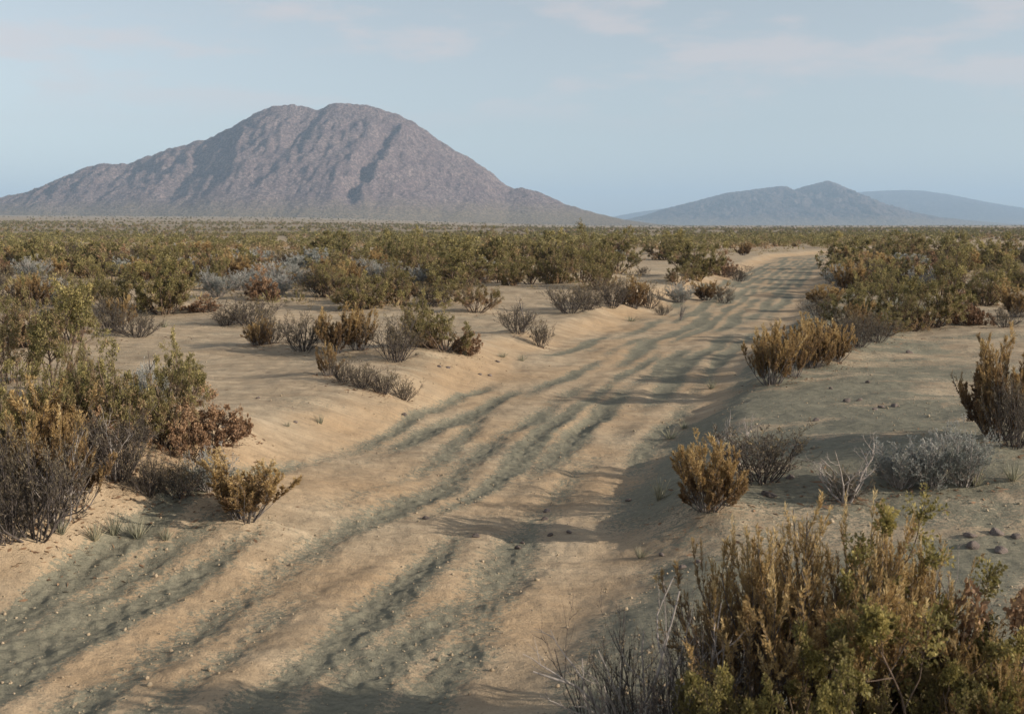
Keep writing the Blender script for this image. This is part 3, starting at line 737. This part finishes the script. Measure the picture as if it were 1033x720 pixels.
# the scrub belt further out: one bush at a time, thinning round the bare patches
SECT = [(-400, 60, "under the hill's far left tail"), (60, 170, "under the hill's left shoulder"), (170, 262, "under the hill's left slope"), (262, 345, "under the hill's twin top"),
        (345, 420, "under the hill's dark gully"), (420, 520, "under the hill's steep right flank"), (520, 625, "under the hill's right tail"), (625, 740, 'under the gap between the hills'),
        (740, 850, 'under the pointed far hill'), (850, 935, "under the far hill's right slope"), (935, 1500, 'under the blue hill')]
CLEAR = [(240, 318, 95, 12), (652, 268, 16, 14), (60, 318, 30, 9), (1000, 252, 45, 7), (905, 250, 14, 4), (360, 268, 20, 4), (815, 264, 36, 12), (640, 255, 14, 3), (300, 262, 22, 3), (130, 300, 26, 5), (480, 298, 30, 6), (960, 300, 26, 5)]
def allowed(x, y, z):
    u, hw = track_uv(x, y)
    px, py, f = project(x, y, z)
    ok = (np.abs(u) > hw + .9) & (py < np.select([px < 470, px < 640, px < 800], [312, 292, 258], 296))
    for a, b, c, d in CLEAR: ok &= ((px - a) / c) ** 2 + ((py - b) / d) ** 2 > 1
    return ok
PTS = []
for kd, px, py, w, h, lab, g in HAND:
    if py < 420:
        x, y = flat_at(px, py); PTS.append((x, y, .8))
AUTO = []
NC = 9000
cy_ = np.sqrt(RNG.uniform(25 ** 2, 88 ** 2, NC)); cx_ = RNG.uniform(-.53, .53, NC) * cy_
o_ = np.argsort(cy_ * RNG.uniform(.5, 1.5, NC)); cx_, cy_ = cx_[o_], cy_[o_]
cz_ = height(cx_, cy_); ok_ = allowed(cx_, cy_, cz_) & (RNG.uniform(size=NC) < .36 + 1.9 * fbm(cx_ * .10, cy_ * .085, 71, 2))
for x, y, z in zip(cx_[ok_], cy_[ok_], cz_[ok_]):
    if len(AUTO) >= 330: break
    x, y, z = float(x), float(y), float(z)
    px, py, _ = project(x, y, z)
    if py < 242 and RNG.uniform() < .35: continue
    c = RNG.uniform()
    pale = 1 if 200 < px < 330 and 262 < py < 300 else 0
    tail = .34 if pale else .12
    kd = 'silver_shrub' if c < tail else 'woody_shrub' if c < tail + .23 else 'golden_shrub' if c < tail + .36 else 'dry_shrub' if c < tail + .42 else 'creosote_bush'
    hh = {'creosote_bush': .8 + 1.0 * RNG.uniform() ** 1.8, 'golden_shrub': RNG.uniform(.7, 1.1), 'woody_shrub': RNG.uniform(.5, .95), 'silver_shrub': RNG.uniform(.5, .9), 'dry_shrub': RNG.uniform(.6, 1.1)}[kd]
    rr = {'creosote_bush': .85}.get(kd, .55) * hh / (1.5 if kd == 'creosote_bush' else .8)
    if any((x - a) ** 2 + (y - b) ** 2 < ((rr + r_) * .84) ** 2 for a, b, r_ in PTS): continue
    PTS.append((x, y, rr)); AUTO.append((kd, x, y, z, hh, px))
BK = {}
for a in AUTO:
    band = 'near' if a[2] < 36 else 'middle' if a[2] < 50 else 'far' if a[2] < 68 else 'farthest'
    sec = next(s for lo, hi, s in SECT if lo <= a[5] < hi)
    BK.setdefault((a[0], band, sec), []).append(a)
ORD = ['first', 'second', 'third', 'fourth', 'fifth', 'sixth', 'seventh', 'eighth', 'ninth', 'tenth', 'eleventh', 'twelfth', 'thirteenth', 'fourteenth', 'fifteenth', 'sixteenth', 'seventeenth', 'eighteenth', 'nineteenth', 'twentieth']
WORD = {'creosote_bush': 'olive bush', 'golden_shrub': 'ochre shrub', 'woody_shrub': 'grey shrub', 'silver_shrub': 'silver shrub', 'dry_shrub': 'brown shrub'}
for (kd, band, sec), L in BK.items():
    L.sort(key=lambda a: a[5])
    for i, a in enumerate(L):
        lab = f'{WORD[kd]} in the {band} belt {sec}' + (f', {ORD[i]} from left' if len(L) > 1 else '')
        kk, x, y, z, hh, px = a
        far = y > 40 and (kk + '_far') in LIB
        plant(kk, x, y, z, hh * RNG.uniform(1.1, 1.6), hh, lab, 'bush' if kk == 'creosote_bush' else 'shrub', 'shrubs of the far scrub belt', far)

# scrub beyond counting, out to the foot of the hills
def far_scrub():
    rng = np.random.default_rng(5)
    tmpl = []
    for k in range(10):
        n = 150
        az = rng.uniform(0, 6.283, n); rr = np.sqrt(rng.uniform(0, 1, n)); zz = rng.uniform(.06, 1, n)
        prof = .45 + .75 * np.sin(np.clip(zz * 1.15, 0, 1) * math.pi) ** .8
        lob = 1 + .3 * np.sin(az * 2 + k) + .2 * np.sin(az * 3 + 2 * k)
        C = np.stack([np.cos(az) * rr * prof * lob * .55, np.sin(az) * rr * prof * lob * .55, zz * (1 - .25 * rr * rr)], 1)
        D = unit(rng.normal(0, 1, (n, 3)) + np.array([0, 0, .5])); S = unit(np.cross(D, rng.normal(0, 1, (n, 3))))
        tmpl.append((C, D, S))
    Vs = []; Ts = []
    def put(x, y, n, hh, size, tone):
        C, D, S = tmpl[rng.integers(10)]
        ii = rng.permutation(150)[:n]; a = rng.uniform(0, 6.283); ca, sa = math.cos(a), math.sin(a)
        Rm = np.array([[ca, -sa, 0], [sa, ca, 0], [0, 0, 1]])
        w = hh * rng.uniform(1.0, 1.6)
        c = (C[ii] @ Rm.T) * np.array([w, w, hh]) + np.array([x, y, 0]); d = D[ii] * size; s = S[ii] * size * .45
        V = np.stack([c - d * .5, c + s, c + d * .5, c - s], 1)
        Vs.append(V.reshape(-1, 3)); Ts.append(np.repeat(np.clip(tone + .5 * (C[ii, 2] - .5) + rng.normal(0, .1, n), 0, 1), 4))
    N1 = 0
    for lo, hi, cnt, n, sz, hm in ((84, 160, 1700, 130, .16, .85), (160, 320, 4200, 60, .28, .8), (320, 800, 6500, 34, .55, .9), (800, 2100, 1700, 24, 1.1, .9)):
        y = np.sqrt(rng.uniform(lo * lo, hi * hi, cnt)); x = rng.uniform(-.60, .60, cnt) * y
        u, hw = track_uv(x, y)
        ok = (np.abs(u) > hw + 1) | (y > 400)
        ok &= pn(x * .02, y * .012, 81) + .5 * pn(x * .06, y * .04, 82) > -.22 + .1 * rng.normal(size=cnt)
        px, py, _ = project(x, y, .1)
        for a, b, c, d in CLEAR: ok &= (y > 130) | (((px - a) / c) ** 2 + ((py - b) / d) ** 2 > 1)
        for xx, yy in zip(x[ok], y[ok]):
            kind = rng.uniform()
            tone = .46 + rng.normal(0, .12) if kind < .62 else .1
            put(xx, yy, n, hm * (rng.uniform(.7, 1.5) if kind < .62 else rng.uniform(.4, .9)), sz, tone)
    V = np.concatenate(Vs); T = np.concatenate(Ts)
    V[:, 2] += height(V[:, 0], V[:, 1])
    return mesh_from('distant_scrub', V, np.arange(len(V)).reshape(-1, 4), [M['creosote']], T)
tag(link('distant_scrub', far_scrub()), 'distant olive and brown scrub covering the plain out to the hills', 'scrub', kind='stuff')

def low_cover():
    rng = np.random.default_rng(15)
    n0 = 5200
    y = np.sqrt(rng.uniform(22 ** 2, 88 ** 2, n0)); x = rng.uniform(-.56, .56, n0) * y; z = height(x, y)
    ok = allowed(x, y, z) & (rng.uniform(size=n0) < .55 + .9 * fbm(x * .12, y * .12, 91, 3))
    x, y, z = x[ok], y[ok], z[ok]; n = len(x); m = 34
    hh = rng.uniform(.12, .42, n)
    d = unit(rng.normal(0, 1, (n, m, 3)) * np.array([.8, .8, .45]) + np.array([0, 0, .7])); d[..., 2] = np.abs(d[..., 2])
    base = np.stack([x, y, z], 1)[:, None, :] + d * hh[:, None, None] * rng.uniform(0, .75, (n, m, 1)) * np.array([1.5, 1.5, 1])
    L = hh[:, None, None] * rng.uniform(.25, .55, (n, m, 1)); s = unit(np.cross(d, rng.normal(0, 1, d.shape))) * L * .13
    V = np.stack([base, base + d * L * .5 + s, base + d * L, base + d * L * .5 - s], 2).reshape(-1, 3)
    T = np.repeat(np.clip(rng.uniform(0, .5, (n, 1)) + rng.normal(0, .12, (n, m)), 0, 1).ravel(), 4)
    return mesh_from('dry_ground_cover', V, np.arange(len(V)).reshape(-1, 4), [M['creosote']], T)
tag(link('dry_ground_cover', low_cover()), 'low brown dry growth between the bushes of the belt', 'ground cover', kind='stuff')

def litter():
    rng = np.random.default_rng(21)
    near = [(p[0], p[1], p[2]) for p in PTS_ALL if p[1] < 26]
    c = np.array(near); n = 7000
    i = rng.integers(len(c), size=n); a = rng.uniform(0, 6.283, n); rr = c[i, 2] * np.abs(rng.normal(.45, .42, n))
    x = c[i, 0] + np.cos(a) * rr; y = c[i, 1] + np.sin(a) * rr; z = height(x, y) + .004
    d = unit(np.stack([rng.normal(0, 1, n), rng.normal(0, 1, n), rng.normal(0, .18, n)], 1)); s = unit(np.cross(d, np.stack([rng.normal(0, .5, n), rng.normal(0, .5, n), np.ones(n)], 1)))
    L = (.02 + rng.exponential(.03, n))[:, None]; W = np.where(rng.uniform(size=n) < .5, .004, .011)[:, None]
    p = np.stack([x, y, z], 1)
    V = np.stack([p - d * L * .5, p + s * W, p + d * L * .5, p - s * W], 1).reshape(-1, 3)
    return mesh_from('leaf_litter', V, np.arange(4 * n).reshape(-1, 4), [M['drydisc']], np.repeat(rng.uniform(0, .7, n), 4))
tag(link('leaf_litter', litter()), 'dead leaves and broken twigs lying round the foot of the shrubs', 'leaf litter', kind='stuff')

# loose clods and grit
def grit():
    rng = np.random.default_rng(8)
    Vt, Tt = ico(rng, 0, .25, .7)
    y = 3.4 + 16 * rng.uniform(size=40000) ** 1.7; x = rng.uniform(-.55, .55, 40000) * y
    h, c, w, b = height(x, y, True)
    k = np.where(rng.uniform(size=40000) < (.07 + .8 * c) * (.35 + 1.3 * np.clip(.5 + fbm(x * .7, y * .7, 95, 3), 0, 1)))[0][:9500]; n = len(k)
    s = np.minimum(.0045 * (.5 + rng.exponential(.75, n)), .022)[:, None, None]
    a = rng.uniform(0, 6.28, n); ca, sa, z = np.cos(a), np.sin(a), np.zeros(n)
    Rm = np.stack([np.stack([ca, -sa, z], 1), np.stack([sa, ca, z], 1), np.stack([z, z, z + 1], 1)], 1)
    V = np.einsum('nij,nkj->nki', Rm, Vt[None] * rng.uniform(.8, 1.25, (n, len(Vt), 3))) * s
    V = V + np.stack([x[k], y[k], h[k]], 1)[:, None, :] + s * np.array([0, 0, .25])
    Fc = Tt[None] + (np.arange(n) * len(Vt))[:, None, None]
    return mesh_from('gravel', V.reshape(-1, 3), Fc.reshape(-1, 3), [M['ground']], smooth=False, extra={'crust_shade': np.full(n * len(Vt), .35), 'warm': np.full(n * len(Vt), .2)})
tag(link('gravel', grit()), 'fine loose clods and grit scattered over track and sand', 'gravel', kind='stuff')

# ------------------------------------------------------------------ ground: one polar sheet, the track cut from it
def build_ground():
    th = np.concatenate([np.linspace(-math.pi, R(-40), 60)[:-1], np.linspace(R(-40), R(-29), 60)[:-1], np.linspace(R(-29), R(29), 1000), np.linspace(R(29), R(40), 60)[1:], np.linspace(R(40), math.pi, 60)[1:-1]])
    rr = np.concatenate([np.linspace(.3, 3.2, 30)[:-1], np.geomspace(3.2, 26, 720)[:-1], np.geomspace(26, 130, 260)[:-1], np.geomspace(130, 16000, 110)])
    nt, nr = len(th), len(rr)
    Rr, Th = np.meshgrid(rr, th, indexing='ij')
    X = (Rr * np.sin(Th)).ravel(); Y = (Rr * np.cos(Th)).ravel()
    Z = np.empty_like(X); A = np.empty_like(X); W = np.empty_like(X); B = np.empty_like(X)
    for i in range(0, len(X), 200000):
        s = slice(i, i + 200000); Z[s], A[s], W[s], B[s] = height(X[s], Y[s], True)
    V = np.stack([X, Y, Z], 1)
    i = np.arange(nr - 1)[:, None] * nt; j = np.arange(nt)[None, :]; j2 = (j + 1) % nt
    Q = np.stack([i + j, i + j2, i + nt + j2, i + nt + j], -1).reshape(-1, 4)[:, ::-1]
    V = np.concatenate([V, [[0, 0, float(height(0., 0.))]]]); c = len(V) - 1
    A = np.r_[A, 0]; W = np.r_[W, 0]; B = np.r_[B, 0]
    fan = np.stack([np.full(nt, c), np.arange(nt), np.roll(np.arange(nt), -1), np.roll(np.arange(nt), -1)], 1)[:, [0, 2, 1]]
    # per-vertex normals of the whole sheet, so the seam does not show
    nrm = np.zeros((len(V), 3))
    fn = np.cross(V[Q[:, 2]] - V[Q[:, 0]], V[Q[:, 3]] - V[Q[:, 1]])
    for k in range(4):
        for a in range(3): nrm[:, a] += np.bincount(Q[:, k], fn[:, a], len(V))
    nrm = unit(nrm); nrm[c] = (0, 0, 1)
    on = B[Q].mean(1) > .5
    on &= (np.hypot(V[Q[:, 0], 0], V[Q[:, 0], 1]) < 320)
    for name, sel in (('ground', ~on), ('dirt_track', on)):
        q = Q[sel]; used = np.unique(q); mp = np.zeros(len(V), int); mp[used] = np.arange(len(used))
        me = mesh_from(name, V[used], mp[q], [M['ground']], extra={'crust_shade': A[used], 'warm': W[used]})
        me.normals_split_custom_set_from_vertices(nrm[used])
        o = tag(link(name, me), {'ground': 'pale sandy desert ground with grey-green patches of crust and painted shade', 'dirt_track': 'sandy dirt track with wavy wheel ruts curving away to the right'}[name], {'ground': 'ground', 'dirt_track': 'track'}[name], kind='structure')
    return
build_ground()

# ------------------------------------------------------------------ hills
def hill(name, prof, D, depth, seed, amp, mat, label, gullies=(), nx=620, nv=190, base_px=229, feature=1.0):
    px = np.array([p[0] for p in prof], float); py = np.array([p[1] for p in prof], float)
    xs = np.linspace(px[0], px[-1], nx)
    P = np.interp(xs, px, py)
    kern = np.hanning(max(5, int(nx * 7 / (px[-1] - px[0])) | 1)); kern /= kern.sum(); pad = len(kern) // 2
    P = np.convolve(np.r_[np.full(pad, P[0]), P, np.full(pad, P[-1])], kern, 'valid')
    H = np.maximum(base_px - P, 0) / F * D
    X = (xs - PX / 2) / F * D
    v = np.linspace(-1, 1, nv)
    VV, XX = np.meshgrid(v, X, indexing='ij'); HH = np.broadcast_to(H, XX.shape)
    av = np.abs(VV)
    S = (1 - sst(0, 1.0, av)) * .62 + .38 * np.exp(-av * 3.2) * (1 - av)
    S = S / S.max()
    half = depth * (.35 + .65 * (HH / H.max()) ** .6)
    YY = D + VV * half
    L = .045 * H.max() ** 0 
    sc = 1.0 / (H.max() * .34 * feature)
    wx = XX * sc + .9 * pn(XX * sc * .7, YY * sc * .5, seed) + .3 * pn(XX * sc * 2.1, YY * sc * 1.4, seed + 5)
    rdg = 1 - 2 * np.abs(pn(wx, YY * sc * .4, seed + 1)); rdg2 = 1 - 2 * np.abs(pn(wx * 2.3 + 4, YY * sc * 1.1, seed + 2))
    rdg3 = fbm(XX * sc * 5, YY * sc * 3, seed + 3, 4, .6)
    bump = np.clip(av * 5, 0, 1) * (1 - sst(.75, 1, av))
    body = (HH * S) / H.max()
    Z = HH * S + amp * H.max() * bump * (rdg * .75 + rdg2 * .16 + .35 * fbm(XX * sc * .8, YY * sc * .6, seed + 9, 2)) * np.clip(body * 2.2, .04, 1)
    Z = Z + (.021 * H.max()) * rdg3 * np.clip(body * 3, .06, 1) * np.clip(av * 12, .5, 1)
    for gx0, gx1, gw, gd in gullies:
        x0 = (gx0 - PX / 2) / F * D; x1 = (gx1 - PX / 2) / F * D
        gx = x0 + (x1 - x0) * np.clip(av / .6, 0, 1) + 12 * pn(YY * sc * 2, XX * 0, seed + 7)
        on = (VV < 0) * sst(.04, .16, av) * (1 - sst(.5, .75, av))
        Z = Z - gd * np.exp(-((XX - gx) / gw) ** 2) * on
        Z = Z + gd * .5 * np.exp(-((XX - gx + gw * 1.9) / (gw * 1.2)) ** 2) * on + gd * .7 * np.exp(-((XX - gx - gw * 1.9) / (gw * 1.0)) ** 2) * on
    g0 = height(XX.ravel(), YY.ravel()).reshape(XX.shape) if D < 4000 else 0
    edge = sst(0, .04, (xs - xs[0]) / (xs[-1] - xs[0])) * sst(0, .04, (xs[-1] - xs) / (xs[-1] - xs[0]))
    skirt = sst(.93, 1.0, av)
    Z = CAM_Z - 3 + (Z * .985 + 3) * edge - skirt * 25 - (1 - edge) * 10
    apron = (1 - sst(.06, .23, body + .03 * rdg3))
    V = np.stack([XX.ravel(), YY.ravel(), Z.ravel()], 1)
    i = np.arange(nv - 1)[:, None] * nx; j = np.arange(nx - 1)[None, :]
    Q = np.stack([i + j, i + j + 1, i + nx + j + 1, i + nx + j], -1).reshape(-1, 4)
    me = mesh_from(name, V, Q, [mat], extra={'apron': apron.ravel()})
    tag(link(name, me), label, 'hill', kind='structure')

hill('near_hill', [(-330, 226), (-250, 220), (-160, 216), (-80, 209), (0, 200), (30, 195), (60, 183), (78, 176), (92, 170), (106, 166.5), (124, 165.5), (138, 166), (148, 161), (165, 154.5), (190, 147), (215, 141), (240, 129), (262, 116), (280, 109), (300, 107), (322, 112.5), (345, 105.5), (370, 107.5), (395, 114), (415, 122), (435, 135), (455, 150), (480, 163), (497, 176), (512, 188.5), (520, 190), (535, 191), (550, 197), (570, 206), (600, 215), (625, 221), (660, 226), (720, 229)],
     2600, 620, 21, .046, hill_mat('hill_rock', (.25, .182, .185), (.42, .325, .305), (.085, .068, .07), .02), 'large brown rocky hill with twin tops left of centre',
     gullies=((402, 378, 17, 17), (322, 285, 28, 7), (240, 205, 26, 5)))
hill('pointed_hill', [(560, 229), (620, 224), (650, 217), (670, 210.5), (700, 203), (730, 195), (760, 191), (785, 188), (791, 188.5), (797, 192), (806, 189), (820, 185.5), (831, 182.5), (842, 186), (858, 194), (878, 203), (905, 212), (940, 219), (1000, 225), (1060, 229)],
     5600, 1300, 33, .10, hill_mat('far_rock', (.16, .12, .115), (.28, .22, .205), (.07, .062, .058), .008), 'hazy far hill with a pointed summit, right of centre')
hill('blue_hill', [(500, 229), (590, 224), (640, 214.5), (700, 206), (780, 199), (850, 195), (880, 193), (905, 192), (925, 192.5), (950, 196), (985, 203), (1033, 211), (1120, 221), (1250, 229)],
     9000, 2100, 44, .06, hill_mat('blue_rock', (.13, .11, .10), (.2, .17, .155), (.07, .065, .055), .004), 'faint blue ridge behind the pointed hill at the right', nx=400, nv=110)

# ------------------------------------------------------------------ air
def haze():
    X, Y0, Y1, Z0, Z1 = 9000, -60, 15000, -45, 480
    V = np.array([(x, y, z) for z in (Z0, Z1) for y in (Y0, Y1) for x in (-X, X)], float)
    Q = np.array([(0, 2, 3, 1), (4, 5, 7, 6), (0, 1, 5, 4), (2, 6, 7, 3), (0, 4, 6, 2), (1, 3, 7, 5)])
    m, nt, n, l = nodes_of('haze')
    p = n.new('ShaderNodeVolumePrincipled')
    p.inputs['Color'].default_value = (.51, .73, 1.0, 1); p.inputs['Density'].default_value = 1.45e-4; p.inputs['Anisotropy'].default_value = .0
    o = n.new('ShaderNodeOutputMaterial'); l.new(p.outputs[0], o.inputs['Volume'])
    ob = tag(link('haze', mesh_from('haze', V, Q, [m], smooth=False)), 'pale blue desert haze over the plain', 'haze', kind='stuff')
haze()

# ------------------------------------------------------------------ light, sky, camera
EL, AZ = R(20), R(-16)
S = Vector((math.cos(EL) * math.cos(AZ), math.cos(EL) * math.sin(AZ), math.sin(EL)))
sun = bpy.data.lights.new('sun', 'SUN'); sun.energy = 4.7; sun.angle = R(.6); sun.color = (1, .86, .70)
so = bpy.data.objects.new('sun', sun); COL.objects.link(so); so.rotation_euler = S.to_track_quat('Z', 'Y').to_euler()
w = bpy.data.worlds.new('World'); SC.world = w; w.use_nodes = True
nt = w.node_tree; n = nt.nodes; l = nt.links; n.clear()
sk = n.new('ShaderNodeTexSky'); sk.sky_type = 'NISHITA'; sk.sun_disc = False; sk.sun_elevation = EL
sk.sun_rotation = math.atan2(S.x, S.y); sk.dust_density = 1.0; sk.air_density = 1.0; sk.ozone_density = 2.0; sk.altitude = 600
hs = n.new('ShaderNodeHueSaturation'); hs.inputs['Saturation'].default_value = .40
tn = n.new('ShaderNodeMix'); tn.data_type = 'RGBA'; tn.blend_type = 'MULTIPLY'; tn.inputs[0].default_value = 1; tn.inputs[7].default_value = (1.0, 1.03, .94, 1)
l.new(sk.outputs[0], tn.inputs[6]); l.new(tn.outputs[2], hs.inputs['Color'])
tc = n.new('ShaderNodeTexCoord')
mp = n.new('ShaderNodeMapping'); mp.inputs['Scale'].default_value = (4.6, 4.6, 17); mp.inputs['Location'].default_value = (.3, 0, .0)
l.new(tc.outputs['Generated'], mp.inputs['Vector'])
cn = n.new('ShaderNodeTexNoise'); cn.inputs['Scale'].default_value = 1.7; cn.inputs['Detail'].default_value = 6; cn.inputs['Roughness'].default_value = .55
l.new(mp.outputs[0], cn.inputs['Vector'])
cm = n.new('ShaderNodeMapRange'); cm.interpolation_type = 'SMOOTHSTEP'
cm.inputs[1].default_value = .47; cm.inputs[2].default_value = .66; cm.inputs[4].default_value = .5
l.new(cn.outputs['Fac'], cm.inputs[0])
sx = n.new('ShaderNodeSeparateXYZ'); l.new(tc.outputs['Generated'], sx.inputs[0])
em = n.new('ShaderNodeMapRange'); em.interpolation_type = 'SMOOTHSTEP'; em.inputs[1].default_value = .07; em.inputs[2].default_value = .14
l.new(sx.outputs['Z'], em.inputs[0])
mu = n.new('ShaderNodeMath'); mu.operation = 'MULTIPLY'; l.new(cm.outputs[0], mu.inputs[0]); l.new(em.outputs[0], mu.inputs[1])
mx = n.new('ShaderNodeMix'); mx.data_type = 'RGBA'; l.new(mu.outputs[0], mx.inputs[0]); l.new(hs.outputs[0], mx.inputs[6]); mx.inputs[7].default_value = (5.3, 4.5, 4.3, 1)
bg = n.new('ShaderNodeBackground'); bg.inputs['Strength'].default_value = .12
l.new(mx.outputs[2], bg.inputs['Color'])
wo = n.new('ShaderNodeOutputWorld'); l.new(bg.outputs[0], wo.inputs[0])

cam = bpy.data.cameras.new('camera'); co = bpy.data.objects.new('camera', cam); COL.objects.link(co)
co.location = (0, 0, CAM_Z); co.rotation_euler = (math.pi / 2 - PITCH, 0, 0)
cam.sensor_width = 36; cam.lens = F / PX * 36; cam.clip_start = .1; cam.clip_end = 60000
cam.dof.use_dof = True; cam.dof.focus_distance = 10; cam.dof.aperture_fstop = 5.6
SC.camera = co
SC.render.engine = 'CYCLES'
cy = SC.cycles
cy.max_bounces = 6; cy.diffuse_bounces = 3; cy.glossy_bounces = 2; cy.transmission_bounces = 4; cy.transparent_max_bounces = 8; cy.volume_bounces = 1
cy.use_denoising = True; cy.denoiser = 'OPENIMAGEDENOISE'
cy.use_adaptive_sampling = False
SC.view_settings.view_transform = 'Standard'; SC.view_settings.look = 'None'; SC.view_settings.gamma = 1
SC.view_settings.exposure = .3
